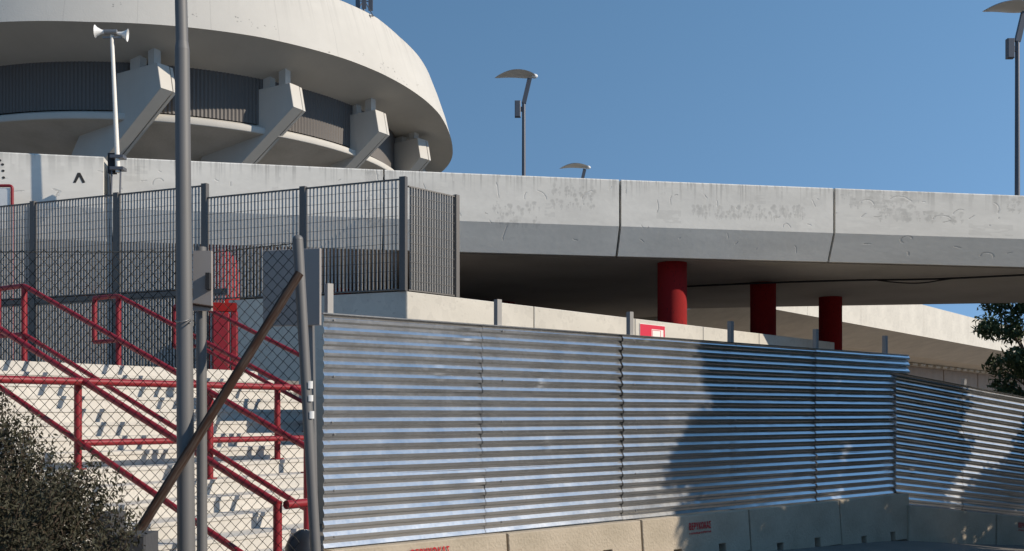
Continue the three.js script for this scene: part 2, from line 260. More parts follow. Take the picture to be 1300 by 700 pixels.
{
  const prof = [[0.0, 7.31], [0.0, 8.47], [0.03, 8.50], [0.59, 8.50], [0.62, 8.47], [0.62, 6.62], [0.36, 6.56], [0.335, 6.57], [0.0, 7.29]];   // depth behind the face, height
  function panel(x0, x1, m) {
    const A = P3(x0, 0, -faceZ(x0)), B = P3(x1, 0, -faceZ(x1)), d = B.clone().sub(A), L = d.length(); d.normalize(); const back = P3(d.z, 0, -d.x); if (back.z > 0) back.negate();
    const p = [], uv = [], ix = [], n = prof.length; const seg = 1;
    for (let k = 0; k < n; k++) { const [a, ya] = prof[k], [b, yb] = prof[(k + 1) % n]; const o = p.length / 3;
      for (const [q, u] of [[A, 0], [B, 1]]) for (const [e, y] of [[a, ya], [b, yb]]) { const w = q.clone().addScaledVector(back, e); p.push(w.x, y, w.z); uv.push(u, (y - 6.56) / 1.94); }
      ix.push(o, o + 2, o + 1, o + 1, o + 2, o + 3); }
    for (const [q, u, fl] of [[A, 0, 1], [B, 1, 0]]) { const o = p.length / 3; for (const [e, y] of prof) { const w = q.clone().addScaledVector(back, e); p.push(w.x, y, w.z); uv.push(u ? 0.98 : 0.02, (y - 6.56) / 1.94); }
      const tr = THREE.ShapeUtils.triangulateShape(prof.map(([e, y]) => new THREE.Vector2(e, y)), []); for (const [a, b, c] of tr) ix.push(...(fl ? [o + a, o + b, o + c] : [o + a, o + c, o + b])); }
    let g = new THREE.BufferGeometry(); g.setAttribute('position', new THREE.Float32BufferAttribute(p, 3)); g.setAttribute('uv', new THREE.Float32BufferAttribute(uv, 2)); g.setIndex(ix); g = g.toNonIndexed(); g.computeVertexNormals();
    return part('parapet_panel', g, m, OV);
  }
  const J = [[-26, 131, []], [140, 486, [[0.96, 0.9, 0.05, 0.12], [0.98, 0.42, 0.08, 0.3]]], [488.5, 786, [[0.8, 0.75, 0.2, 0.3], [0.55, 0.5, 0.2, 0.3]]], [789, 1058, [[0.43, 0.62, 0.2, 0.16], [0.62, 0.63, 0.22, 0.18], [0.8, 0.66, 0.12, 0.15]]], [1061, 1345, [[0.1, 0.85, 0.18, 0.2], [0.2, 0.66, 0.2, 0.14], [0.62, 0.63, 0.25, 0.16], [0.55, 0.85, 0.3, 0.2]]]];
  let i = 0; for (const [a, b, marks] of J) { const x0 = a < 0 ? -26 : faceX(a), x1 = b > 1300 ? faceX(1300) + 7 : faceX(b); panel(x0, x1, parapetMap(x1 - x0, marks, 100 + 13 * i++)); }
  // joint filler set back in the gaps
  for (const px of [135.5, 487.2, 787.5, 1059.5]) { const x = faceX(px); part('joint_filler', box(x - 0.12, x + 0.12, 6.6, 8.44, -faceZ(x) - 0.60, -faceZ(x) - 0.50), M.rubber, OV); }
  const s = new THREE.Shape(); const q = (x, z, m) => (m ? s.moveTo(x, z) : s.lineTo(x, z));
  q(-40, faceZ(-40) + 0.63, 1); q(-1.25, faceZ(-1.25) + 0.64); q(32, faceZ(32) + 0.64); q(32, 36.2); q(19, 38.07); q(10.2, 39.5); q(6.4, 40.3); q(5.4, 62); q(-40, 62); s.closePath();
  const g = new THREE.ExtrudeGeometry(s, { depth: 0.6, bevelEnabled: false }); g.rotateX(-Math.PI / 2); g.translate(0, 6.57, 0);
  part('deck_slab', uvm(g), M.deck, OV);
  { const p = new THREE.Shape(); p.moveTo(-60, faceZ(-40) + 0.66); p.lineTo(-1.25, faceZ(-1.25) + 0.66); p.lineTo(32, faceZ(32) + 0.66); p.lineTo(32, 36.0); p.lineTo(6.3, 40.2); p.lineTo(5.3, 110); p.lineTo(-60, 110); p.closePath();
    const q = new THREE.ExtrudeGeometry(p, { depth: 0.03, bevelEnabled: false }); q.rotateX(-Math.PI / 2); q.translate(0, 7.175, 0); part('added_road_surface', uvm(q), M.addedRoad, OV); }  // unseen dark road sheet, added to cut light bounced onto the stadium soffit
  const colG = new THREE.CylinderGeometry(0.4, 0.4, 4.2, 40); colG.translate(0, 4.5, 0);
  for (const [px, Z] of [[853.5, 28], [969, 32.3], [1054.5, 36.3], [283, 25.4], [120, 33], [640, 38], [430, 34]]) { const o = part('column', colG, M.redColumn, OV); o.position.set((px - 650) / F * Z, 0, -Z); }
  part('rear_wall', box(-40, 5.4, 2.0, 6.56, -62, -61.6), M.deck, OV);
  part('side_wall', box(-40.4, -40, 2.0, 6.56, -62, -20), M.deck, OV);
}
{ // cables slung under the slab
  const c1 = [at(872, 362, 32.6), at(960, 358, 31.8), at(1060, 355.5, 31.2), at(1110, 354, 31), at(1160, 354, 30.9), at(1215, 350, 30.6), at(1300, 345, 29.9), at(1400, 341, 29.4)];
  const c2 = [at(1110, 354.6, 31), at(1140, 359, 30.9), at(1170, 359.5, 30.8), at(1195, 356, 30.7), at(1214, 351, 30.6)];
  for (const c of [c1, c2]) for (const p of c) p.y = Math.min(p.y, 6.50);
  const C = thing('cable', 'black cables slung loosely beneath the overpass slab', 'cable');
  part('main_cable', new THREE.TubeGeometry(new THREE.CatmullRomCurve3(c1), 60, 0.03, 6), M.rubber, C);
  part('sagging_cable', new THREE.TubeGeometry(new THREE.CatmullRomCurve3(c2), 30, 0.02, 6), M.rubber, C);
}

// ---------------------------------------------------------------- terrace, landing and retaining wall
{
  const s = new THREE.Shape(); s.moveTo(-40, 22.8); s.lineTo(-10.4, 22.5); s.lineTo(-1.8, 19.2); s.lineTo(10.2, 32.6); s.lineTo(4.5, 62); s.lineTo(-40, 62); s.closePath();
  const g = new THREE.ExtrudeGeometry(s, { depth: 2.9, bevelEnabled: false }); g.rotateX(-Math.PI / 2); g.translate(0, 0.1, 0);
  struct('terrace', uvm(g), M.paving);
}
const cornerA = P3(-1.93, 0, -18.8), wallB = P3(10.2, 0, -32.35), fenceL = P3(-10.4, 0, -22.22);
{
  const W = thing('retaining_wall', 'cream painted wall of cast panels rising behind the corrugated fence', 'wall');
  const d = wallB.clone().sub(cornerA), L = d.length(); d.normalize(); const turn = Math.atan2(-d.z, d.x);
  const along = (px) => { const k = (px - 650) / F; return (cornerA.x + cornerA.z * k) / (-d.z * k - d.x); };   // where a sight line meets the wall
  const cuts = [0, along(678), along(806.5), along(893), along(964), along(1026), L];
  for (let i = 0; i < cuts.length - 1; i++) {
    const a = cuts[i] + (i ? 0.012 : 0), b = cuts[i + 1] - 0.012, w = b - a, g = bevelBox(w, 4.7, 0.3, 0.012); g.translate(0, 2.35, 0);
    const o = part('wall_panel', g, M.whiteWall, W); const c = cornerA.clone().addScaledVector(d, (a + b) / 2); o.position.set(c.x, 0, c.z); o.rotation.y = turn; o.translateZ(-0.15);
  }
  // the shaded return of the wall towards the stairs
  const d2 = P3(-5.6, 0, -20.28).sub(cornerA), L2 = d2.length(); d2.normalize(); const g = box(0, L2, 0, 4.7, 0, 0.3);
  const o = part('wall_return', g, M.whiteWall, W); o.position.copy(cornerA).addScaledVector(d2, 0.02); o.rotation.y = Math.atan2(-d2.z, d2.x);
  // sign fixed to the wall
  const cv = document.createElement('canvas'); cv.width = 256; cv.height = 192; const x = cv.getContext('2d');
  x.fillStyle = '#e9e2d8'; x.fillRect(0, 0, 256, 192); x.fillStyle = '#cf1f3c'; x.fillRect(0, 0, 256, 192); x.fillStyle = '#ece4da';
  x.fillRect(118, 34, 122, 84); x.strokeStyle = '#c0203c'; x.lineWidth = 5; x.strokeRect(126, 42, 84, 66); x.fillRect(128, 134, 114, 48);
  x.beginPath(); x.moveTo(8, 190); x.lineTo(42, 122); x.lineTo(78, 168); x.lineTo(104, 190); x.fill(); x.fillStyle = '#c0203c'; for (let i = 0; i < 7; i++) x.fillRect(136 + i * 15, 150, 9, 18);
  const t = new THREE.CanvasTexture(cv); t.colorSpace = THREE.SRGBColorSpace;
  const c = cornerA.clone().addScaledVector(d, along(828));
  const sg = thing('wall_sign', 'small red and white sign fixed to the cream wall', 'sign', [c.x, 0, c.z], turn);
  const a0 = along(812), a1 = along(844), wd = a1 - a0;
  const pl = part('sign_plate', box(-wd / 2, wd / 2, 4.03, 4.60, 0.003, 0.014), M.white, sg);
  const face = new THREE.PlaneGeometry(wd - 0.02, 0.55); face.translate(0, 4.315, 0.018); part('sign_print', face, new THREE.MeshStandardMaterial({ map: t, roughness: 0.5 }), sg);
}

// ---------------------------------------------------------------- stairs (t: downhill, n: across, towards the wall)
const ST = { x: -5.62, z: 11.79, L: EYE + 0.59, rise: 0.1365, tread: 0.352 };
const S = (t, n, y) => P3(ST.x + 0.825 * t + 0.565 * n, y, -(ST.z - 0.565 * t + 0.825 * n));
const stairTurn = Math.atan2(0.565, 0.825);          // local +x runs downhill
const downTurn = Math.atan2(-0.565, 0.825);
function stairBox(t0, t1, n0, n1, y0, y1) { const g = new THREE.BoxGeometry(t1 - t0, y1 - y0, n1 - n0); const o = S((t0 + t1) / 2, (n0 + n1) / 2, (y0 + y1) / 2); const p = g.attributes.position; const c = [];
  for (let i = 0; i < p.count; i++) { const w = S((t0 + t1) / 2 + p.getX(i), (n0 + n1) / 2 + p.getZ(i), (y0 + y1) / 2 + p.getY(i)); c.push(w.x, w.y, w.z); }
  const q = new THREE.BufferGeometry(); q.setAttribute('position', new THREE.Float32BufferAttribute(c, 3)); q.setIndex([...g.index.array]); const h = q.toNonIndexed(); h.computeVertexNormals();
  const uv = []; const k = g.toNonIndexed().attributes.position, nn = g.toNonIndexed().attributes.normal; for (let i = 0; i < k.count; i++) { const y = Math.abs(nn.getY(i)) > 0.5; const xs = Math.abs(nn.getX(i)) > 0.5; uv.push(xs ? k.getZ(i) + n0 : k.getX(i) + t0, y ? k.getZ(i) : k.getY(i) + y1); }
  h.setAttribute('uv', new THREE.Float32BufferAttribute(uv, 2)); return h; }
const flank = (t) => Math.min(3.3, 4.535 - 0.981 * t);   // the flight ends on a raking flank by the gate post
const nosing = (k) => 0.22 + ST.tread * k;
function stairPrism(t0, t1, n0, y0, y1) {
  const q = [[t0, n0], [t1, n0], [t1, flank(t1)], ...(4.535 - 0.981 * t0 > 3.3 && 4.535 - 0.981 * t1 < 3.3 ? [[(4.535 - 3.3) / 0.981, 3.3]] : []), [t0, flank(t0)]], p = [], uv = [], tri = (...v) => { for (const [a, y, u, w] of v) { const s = S(a[0], a[1], y); p.push(s.x, s.y, s.z); uv.push(u, w); } };
  for (let i = 0; i < q.length; i++) { const a = q[i], b = q[(i + 1) % q.length], L = Math.hypot(a[0] - b[0], a[1] - b[1]), u0 = i === 1 ? a[1] : 0; tri([a, y0, u0, y0], [b, y0, u0 + L, y0], [b, y1, u0 + L, y1]); tri([a, y0, u0, y0], [b, y1, u0 + L, y1], [a, y1, u0, y1]); }
  for (let i = 1; i < q.length - 1; i++) for (const y of [y1, y0]) { const v = [q[0], q[i], q[i + 1]].map((a) => [a, y, a[0], a[1]]); tri(...(y === y1 ? v : v.reverse())); }
  const g = new THREE.BufferGeometry(); g.setAttribute('position', new THREE.Float32BufferAttribute(p, 3)); g.setAttribute('uv', new THREE.Float32BufferAttribute(uv, 2)); g.computeVertexNormals(); return g;
}
{
  const T = thing('staircase', 'broad flight of cream concrete steps with red rails', 'stairs');
  for (let k = 1; k <= 16; k++) {
    const nb = part('nosing', stairPrism(nosing(k) - 0.06, nosing(k) + 0.012, -4.2, ST.L - ST.rise * k - 0.032, ST.L - ST.rise * k + 0.003), M.step, T);
    const st = part('step', stairPrism(nosing(k - 1), nosing(k), -4.2, 0.2, ST.L - ST.rise * k), M.step, T);
  }
  part('landing', stairBox(-16, nosing(0), -9.0, 3.3, 0.2, ST.L), M.step, T);
  part('landing_strip', stairBox(-16, -2.4, 3.3, 6.6, 0.2, ST.L - 0.004), M.paving, T);
}
// red pipe handrails
function handrail(n, label, t1, hasStub, foot) {
  const H = thing('handrail', label, 'handrail', [0, 0, 0], 0, 'red handrails running down the steps');
  const r = 0.029, hi = 0.88, mid = 0.32, sl = ST.rise / ST.tread;
  const y = (t, h) => ST.L + h - sl * Math.max(0, t);
  const stub = hasStub;
  part('top_rail', pipe([S(-stub, n, y(-1, hi)), S(0, n, y(0, hi)), S(t1, n, y(t1, hi))], r), M.redPaint, H);
  part('middle_rail', pipe([S(-stub, n, y(-1, mid)), S(0, n, y(0, mid)), S(t1, n, y(t1, mid))], r * 0.92), M.redPaint, H);
  part('end_loop', pipe([S(-stub, n, y(-1, hi)), S(-stub, n, y(-1, mid))], r), M.redPaint, H);
  const stepAt = (t) => { let k = 0; while (nosing(k) < t) k++; return ST.L - ST.rise * k; };
  for (const t of [0, ...foot]) { part('post', pipe([S(t, n, stepAt(t) + 0.002), S(t, n, y(t, hi))], r * 1.15), M.redPaint, H); const fl = new THREE.CylinderGeometry(0.07, 0.07, 0.012, 14); const p = S(t, n, stepAt(t) + 0.006); fl.translate(p.x, p.y, p.z); part('flange', fl, M.redPaint, H); }
  return H;
}
handrail(-1.23, 'red pipe handrail on the steps beside the shrub, its end post showing', 5.55, 0.5, [2.98, 5.53]);
handrail(0, 'red pipe handrail down the middle of the cream steps', 4.60, 0.55, [3.25, 4.58]);
handrail(1.23, 'red pipe handrail on the steps with a looped upper end before the grating', 3.34, 0.5, [2.86, 3.32]);
handrail(2.46, 'red pipe handrail on the steps against the shaded wall', 2.08, 0.5, [2.06]);
{
  const C = thing('cross_rail', 'red double cross rail barring the steps between the handrails', 'railing');
  const t = 2.98 + 0.075, a = -3.6, b = 1.42;
  part('top_bar', pipe([S(t, a, EYE + 0.28), S(t, b, EYE + 0.28)], 0.034), M.redPaint, C);
  part('lower_bar', pipe([S(t, -1.23, EYE - 0.262), S(t, b, EYE - 0.272)], 0.03), M.redPaint, C);
  const D = thing('end_rail', 'dark red level rail joining the handrail foot posts', 'railing');
  part('bar', pipe([S(5.6, -1.21, ST.L + 0.88 - 5.55 * ST.rise / ST.tread), S(5.6, -0.98, ST.L + 0.88 - 5.55 * ST.rise / ST.tread)], 0.034), M.redPaint, D);
}
{ // red ticket post on the landing
  const p = at(281, 470, 16.6), b = ST.L;
  const T = thing('gate_pillar', 'red steel gate pillar on the landing beside the grating', 'pillar', [p.x, b, p.z], 0.2);
  part('body', (() => { const g = bevelBox(0.26, 1.02, 0.3, 0.02); g.translate(0, 0.51, 0); return g; })(), M.redPaint, T);
  part('flank', (() => { const g = bevelBox(0.1, 1.06, 0.22, 0.015); g.translate(0.2, 0.53, -0.05); return g; })(), M.redPaint, T);
  part('cap', box(-0.13, 0.24, 1.062, 1.2, -0.06, 0.06), M.redColumn, T);
}

// ---------------------------------------------------------------- grating fence on the terrace edge
function gratingPanel(fence, A, B, y0, y1, pitch = 0.079, deep = 0.024) {
  const d = B.clone().sub(A), L = d.length(); d.normalize(); const turn = Math.atan2(-d.z, d.x);
  const put = (name, g, m, parent) => { const o = part(name, g, m, parent); if (parent === fence) { o.position.set(A.x, 0, A.z); o.rotation.y = turn; } return o; };
  const fr = put('top_bar', box(0, L, y1 - 0.012, y1 + 0.012, -0.022, 0.022), M.fenceSteel, fence); put('bottom_bar', box(0, L, y0 - 0.012, y0 + 0.012, -0.022, 0.022), M.fenceSteel, fence);
  const bars = Math.round(L / pitch), bg = box(-0.0045, 0.0045, y0 + 0.013, y1 - 0.013, -deep, deep), rg = box(0.02, L - 0.02, -0.003, 0.003, deep + 0.0015, deep + 0.007);
  for (let i = 1; i < bars; i++) { const o = part('bar', bg, M.gratingBar, fr); o.position.x = L * i / bars + rr(-0.002, 0.002); o.rotation.y = rr(-0.03, 0.03); }
  const rows = Math.round((y1 - y0) / 0.17); for (let k = 1; k < rows; k++) { const o = part('cross_rod', rg, M.fenceSteel, fr); o.position.y = lerp(y0, y1, k / rows); }
}
{
  const G = thing('grating_fence', 'tall dark steel grating fence of upright bars on the terrace edge', 'fence');
  const d = fenceL.clone().sub(cornerA), L = d.length(); d.normalize();
  const q = (px) => { const k = (px - 650) / F; return cornerA.clone().addScaledVector(d, (cornerA.x + cornerA.z * k) / (-d.z * k - d.x)); };
  const px = [-95, 42, 148, 260, 385, 512], P = px.map(q), turn = Math.atan2(d.z, -d.x);
  for (let i = 0; i < P.length; i++) {
    const low = P[i].x < -5.3 ? 3.06 : 4.71, tall = P[i].x < -5.9 ? 7.06 : 6.81, o = part('post', (() => { const h = tall - low, g = bevelBox(0.13, h, 0.1, 0.006); g.translate(0, low + h / 2, 0); return g; })(), M.fenceSteel, G); o.position.set(P[i].x, 0, P[i].z); o.rotation.y = turn;
    if (i < P.length - 1) {
      const u = P[i + 1].clone().sub(P[i]).normalize(), a = P[i].clone().addScaledVector(u, 0.075), b = P[i + 1].clone().addScaledVector(u, -0.075);
      gratingPanel(G, a, b, P[i].x < -6.3 ? 4.97 : 4.74, P[i].x < -6.3 ? 7.02 : 6.77);
      if (P[i].x < -5.3) { const e = b.clone(); if (b.x > -5.5) e.copy(a).addScaledVector(u, (-5.66 - a.x) / u.x); gratingPanel(G, a, e, 3.12, 4.82); const o2 = part('middle_rail', box(0, a.distanceTo(e), 4.84, 4.94, -0.03, 0.03), M.fenceSteel, G); o2.position.set(a.x, 0, a.z); o2.rotation.y = Math.atan2(-u.z, u.x); }
    }
  }
  const d2 = wallB.clone().sub(cornerA).normalize(), e = cornerA.clone().addScaledVector(d2, 1.36), a = cornerA.clone().addScaledVector(d2, 0.1), b = cornerA.clone().addScaledVector(d2, 1.3);
  for (const v of [a, b, e]) v.add(P3(-0.06, 0, -0.06));
  gratingPanel(G, a, b, 4.74, 6.66, 0.066, 0.03);
  const o = part('post', (() => { const g = bevelBox(0.1, 1.99, 0.1, 0.006); g.translate(0, 4.71 + 0.995, 0); return g; })(), M.fenceSteel, G); o.position.set(e.x, 0, e.z); o.rotation.y = Math.atan2(-d2.z, d2.x);
}

// ---------------------------------------------------------------- corrugated site fence on concrete barriers
const HV = 49.6 * R, fTurn = Math.PI / 2 - HV, f0 = P3(-2.17, 0, -11.74), fdir = P3(Math.sin(HV), 0, -Math.cos(HV));
const PITCH = 0.132;
function corrugated(L, yTop, yBot, s, phase = 0, dz = 0) {           // trapezoidal sheet, ribs lying along x, front is +z
  const key = [[0, 0], [0.36, 1], [0.60, 1], [0.77, 0], [1, 0]];     // down from the crest: slope out, outer flat, slope in, inner flat
  const nx = Math.max(6, Math.round(L * 16)), p = [], uv = [], ix = [], T1 = (yTop - yBot) / PITCH + phase, cuts = [[phase, 0]];
  const rib = (t) => { t -= Math.floor(t); for (let i = 1; i < key.length; i++) if (t <= key[i][0]) return lerp(key[i - 1][1], key[i][1], (t - key[i - 1][0]) / (key[i][0] - key[i - 1][0])); return 0; };
  for (let q = Math.floor(phase); q <= T1; q++) for (const [k] of key.slice(1)) if (q + k > phase + 0.01 && q + k < T1 - 0.01) cuts.push([q + k]);
  cuts.push([T1]);
  const dents = Array.from({ length: 2 }, () => [hash(s, 1, 7) * L, hash(s, 2, 7) * (yTop - yBot), 0.05 + 0.13 * hash(s, 3, 7), hash(s, 4, 7) * 0.011]); dents[1] = [hash(s, 5, 7) * L, hash(s, 6, 7) * (yTop - yBot), 0.04 + 0.08 * hash(s, 8, 7), hash(s, 9, 7) * 0.009];
  const row = (t) => { for (let i = 0; i <= nx; i++) {
    const x = L * i / nx, y = yTop - (t - phase) * PITCH;
    const w = 0.012 * (fbm(x / 9 + s * 0.37, y / 40 + 0.2, 6, 2, s) - 0.5) + 0.004 * (fbm(x / 8, y / 30 + 0.5, 16, 2, s + 5) - 0.5);
    const sag = 0.007 * (fbm(x / 12 + s * 0.21, 0.4, 8, 2, s + 3) - 0.5), dent = 0.006 * Math.pow(fbm(x / 5 + s * 0.13, y / 5 + s * 0.29, 6, 3, s + 9), 4) * 4 + dents.reduce((q, [dx, dy, dr, dd]) => q + dd * Math.exp(-((x - dx) ** 2 + (yTop - y - dy) ** 2) / (dr * dr)), 0);
    p.push(x, y + sag, rib(t) * 0.0312 + w - dent + dz); uv.push(x + s * 0.7, y + s * 0.3);
  } };
  for (let c = 0; c < cuts.length - 1; c++) {          // each fold its own strip, so that the creases stay sharp
    const o = p.length / 3; row(cuts[c][0]); row(cuts[c + 1][0]);
    for (let i = 0; i < nx; i++) { const a = o + i, b = a + nx + 1; ix.push(a, b, a + 1, a + 1, b, b + 1); }
  }
  const g = new THREE.BufferGeometry(); g.setAttribute('position', new THREE.Float32BufferAttribute(p, 3)); g.setAttribute('uv', new THREE.Float32BufferAttribute(uv, 2)); g.setIndex(ix); g.computeVertexNormals(); return g;
}
const screwG = (() => { const a = new THREE.CylinderGeometry(0.011, 0.014, 0.008, 6), b = new THREE.CylinderGeometry(0.007, 0.007, 0.014, 6); b.translate(0, 0.008, 0); const g = merge([a, b]); g.rotateX(Math.PI / 2); return g; })();
function fenceRun(F0, L, turn, seams, yTop, yBot, rows, posts, postUp, dBase, s0) {
  F0.position.y = 0;
  const edges = [0, ...seams, L]; let n = s0;
  for (let c = 0; c < edges.length - 1; c++) for (let r = 0; r < rows.length - 1; r++) {
    const jog = c > 0 ? rr(-0.035, 0.035) : 0, x0 = edges[c] + jog - (c ? 0.06 : 0), w = edges[c + 1] - x0 + (c < edges.length - 2 ? 0.02 : 0);
    const a = rows[r] + (r ? 0.06 : 0), b = rows[r + 1], ph = (yTop - a) / PITCH; n++;
    const o = part('sheet', corrugated(w, a, b, n, ph - Math.floor(ph), dBase + [0, 0.002, 0.014, 0.012, 0.024][c % 5] + (r % 2 ? 0.003 : 0)), M.galv, F0); o.position.x = x0;
    o.rotation.z = rr(-0.0009, 0.0009);
  }
  for (const x of posts) {
    part('post', bar(P3(x, yBot - 0.6, -0.055), P3(x, yTop + postUp, -0.055), 0.075, 0.075), M.steelPost, F0);
    for (const k of [0.5, 5.5, 9.5, 10.5, 15.5, 19.5]) { const y = yTop - (k - 0.5 + 0.43) * PITCH; if (y < yBot) continue; const o = part('screw', screwG, M.steelPost, F0); o.position.set(x + rr(-0.02, 0.02), y + rr(-0.01, 0.01), 0.036 + dBase + [0, 0.002, 0.014, 0.012, 0.024][Math.max(0, edges.findIndex((e) => e > x) - 1) % 5]); }
  }
  for (const y of [yTop - 0.25, (yTop + yBot) / 2, yBot + 0.25]) part('back_rail', box(0.02, L - 0.05, y - 0.02, y + 0.02, -0.05, -0.012), M.steelPost, F0);
}
{
  const Z0 = 11.74, sAt = (px) => (20766 / (2179 - px) - Z0) / Math.cos(HV);
  const A = thing('corrugated_fence', 'long galvanised corrugated sheet fence along the concrete barriers', 'fence', [f0.x, 0, f0.z], fTurn);
  fenceRun(A, sAt(1153), fTurn, [618, 793, 925, 1037].map(sAt), 3.60, 0.91, [3.60, 2.66, 1.74, 0.91], [421, 636, 804, 932, 1040, 1128].map(sAt), 0.36, 0, 20);
  for (const c of A.children) if (c.name === 'post') c.scale.y = 1;
  // coping strip along the top edge
  part('top_trim', box(-0.02, sAt(1153) + 0.0, 3.598, 3.612, -0.03, 0.042), M.galv, A);

  // second run, downhill and receding
  const B = thing('corrugated_fence', 'shorter corrugated sheet fence sloping downhill past the barrier end', 'fence', [7.44, 0, -19.86], Math.atan2(-(21.8 - 19.86) * -1, 3.46) );
  const run = 9.4, C = new THREE.Group(); // geometry is sloped by shearing along x
  fenceRun(B, run, 0, [2.05, 4.7, 7.2], 3.24, 0.72, [3.24, 2.45, 1.60, 0.72], [2.1, 4.7, 7.2, 9.3], 0.16, 0, 60);
  part('top_trim', box(-0.02, run, 3.238, 3.252, -0.03, 0.042), M.galv, B);
  for (const m of B.children) { // follow the falling ground: every piece drops 0.112 m per metre
    if (m.geometry === screwG) { m.position.y -= 0.112 * m.position.x; continue; }
    const p = m.geometry.attributes.position; for (let i = 0; i < p.count; i++) p.setY(i, p.getY(i) - 0.112 * (p.getX(i) + m.position.x)); m.geometry.computeVertexNormals();
  }
}
function stencil(wM, hM) {
  const cv = document.createElement('canvas'); cv.width = 512; cv.height = 160; const x = cv.getContext('2d');
  x.clearRect(0, 0, 512, 160); x.fillStyle = '#b3121c'; x.font = 'bold 92px sans-serif'; x.textAlign = 'center';
  x.save(); x.translate(256, 96); const w = x.measureText('ΒΕΡΥΚΟΚΑΣ').width; x.scale(490 / w, 1.12); x.fillText('ΒΕΡΥΚΟΚΑΣ', 0, 0); x.restore();
  for (let i = 0; i < 17; i++) x.fillRect(18 + i * 28.5 + rr(-3, 3), 122 + rr(-2, 2), rr(12, 22), rr(14, 20));
  x.globalCompositeOperation = 'destination-out'; for (let i = 0; i < 420; i++) { x.beginPath(); x.arc(rr(0, 512), rr(0, 160), rr(0.8, 3.2), 0, 7); x.fill(); }
  const t = new THREE.CanvasTexture(cv); t.colorSpace = THREE.SRGBColorSpace; const m = new THREE.MeshStandardMaterial({ map: t, transparent: true, alphaTest: 0.3, roughness: 0.85 });
  return { g: new THREE.PlaneGeometry(wM, hM), m };
}
function barrier(L, H, notches) {                    // cast block: battered front, chamfered rim, lifting notches at the foot
  const s = new THREE.Shape(); const e = 0.012, nw = 0.2, nh = 0.17;
  s.moveTo(e, 0); for (const x of notches) { s.lineTo(x - nw / 2, 0); s.lineTo(x - nw / 2, nh); s.lineTo(x + nw / 2, nh); s.lineTo(x + nw / 2, 0); } s.lineTo(L - e, 0); s.lineTo(L - e, H - e); s.lineTo(e, H - e); s.closePath();
  const g = new THREE.ExtrudeGeometry(s, { depth: 0.5, bevelEnabled: true, bevelThickness: 0.02, bevelSize: 0.012, bevelSegments: 2 }); g.translate(0, 0, -0.36);
  const p = g.attributes.position; for (let i = 0; i < p.count; i++) { const z = p.getZ(i), y = p.getY(i); p.setZ(i, z + (z > -0.1 ? 1 : -1) * 0.07 * (H - y) + 0.004 * Math.sin(p.getX(i) * 5 + y * 7)); }
  return uvm(g);
}
{
  const Z0 = 11.74, sAt = (px) => (20766 / (2179 - px) - Z0) / Math.cos(HV), e = [sAt(385), sAt(635), sAt(805), sAt(942), sAt(1057), sAt(1146)];
  e[0] = e[1] - 2.62;
  const lab = ['concrete barrier with red stencilled lettering at the near end of the fence', 'plain sunlit concrete barrier between the two stencilled ones', 'concrete barrier with red stencilled lettering, its end falling in shadow', 'concrete barrier wholly in shade with black foot notches', 'streaked concrete barrier at the bend of the fence'];
  for (let i = 0; i < 5; i++) {
    const x0 = e[i] + 0.018, L = e[i + 1] - e[i] - 0.036, mid = f0.clone().addScaledVector(fdir, x0 + L / 2), y0 = Math.min(0.5, ground(mid.x, mid.z) - 0.02), tilt = [0.004, -0.004, 0.003, -0.003, 0.004][i];
    const q = f0.clone().addScaledVector(fdir, x0), B = thing('concrete_barrier', lab[i], 'barrier', [q.x, y0, q.z], fTurn, 'concrete barriers under the corrugated fence');
    const H = 0.895 - y0 - [0.0, 0.006, 0.002, 0.008, 0.0][i]; B.rotation.z = 0;
    part('block', barrier(L, H, [L * 0.3, L * 0.72]), M.barrier, B);
    for (const k of [0.06, 0.94]) part('lifting_loop', (() => { const g = new THREE.TorusGeometry(0.035, 0.006, 6, 12, Math.PI); g.translate(L * k, H + 0.005, -0.25); return g; })(), M.rust, B);
    if (i === 0 || i === 2) { const { g, m } = stencil(i === 2 ? 0.56 : 0.62, i === 2 ? 0.24 : 0.26); const o = part('stencil_lettering', g, m, B); const lx = i === 2 ? sAt(878) - x0 : sAt(536) - x0; o.position.set(lx, H - (i === 2 ? 0.20 : 0.17), 0.162 + 0.07 * 0.19 + 0.004 + 0.006); o.rotation.x = -Math.atan(0.07); }
  }
  // barriers under the second run
  const turn = Math.atan2(21.8 - 19.86, 3.46), d = P3(Math.cos(turn), 0, -Math.sin(turn)), o0 = P3(7.44, 0, -19.86);
  const lab2 = ['shaded concrete barrier just past the bend of the fence', 'concrete barrier with a faded red stencil, farther down the slope', 'concrete barrier far down the slope beyond the red stencil'];
  for (let i = 0; i < 3; i++) {
    const x0 = 0.12 + i * 2.66, L = 2.62, q = o0.clone().addScaledVector(d, x0), top = 0.70 - 0.112 * x0;
    const B = thing('concrete_barrier', lab2[i], 'barrier', [q.x, top - 0.9, q.z], turn, 'concrete barriers under the sloping fence'); B.rotation.order = 'YXZ'; B.rotation.z = -Math.atan(0.112);
    part('block', barrier(L, 0.89, [L * 0.3, L * 0.72]), M.barrier, B);
    if (i === 1) { const { g, m } = stencil(0.5, 0.24); const o = part('stencil_lettering', g, m, B); o.position.set(0.9, 0.68, 0.162 + 0.07 * 0.21 + 0.01); o.rotation.x = -Math.atan(0.07); }
  }
}

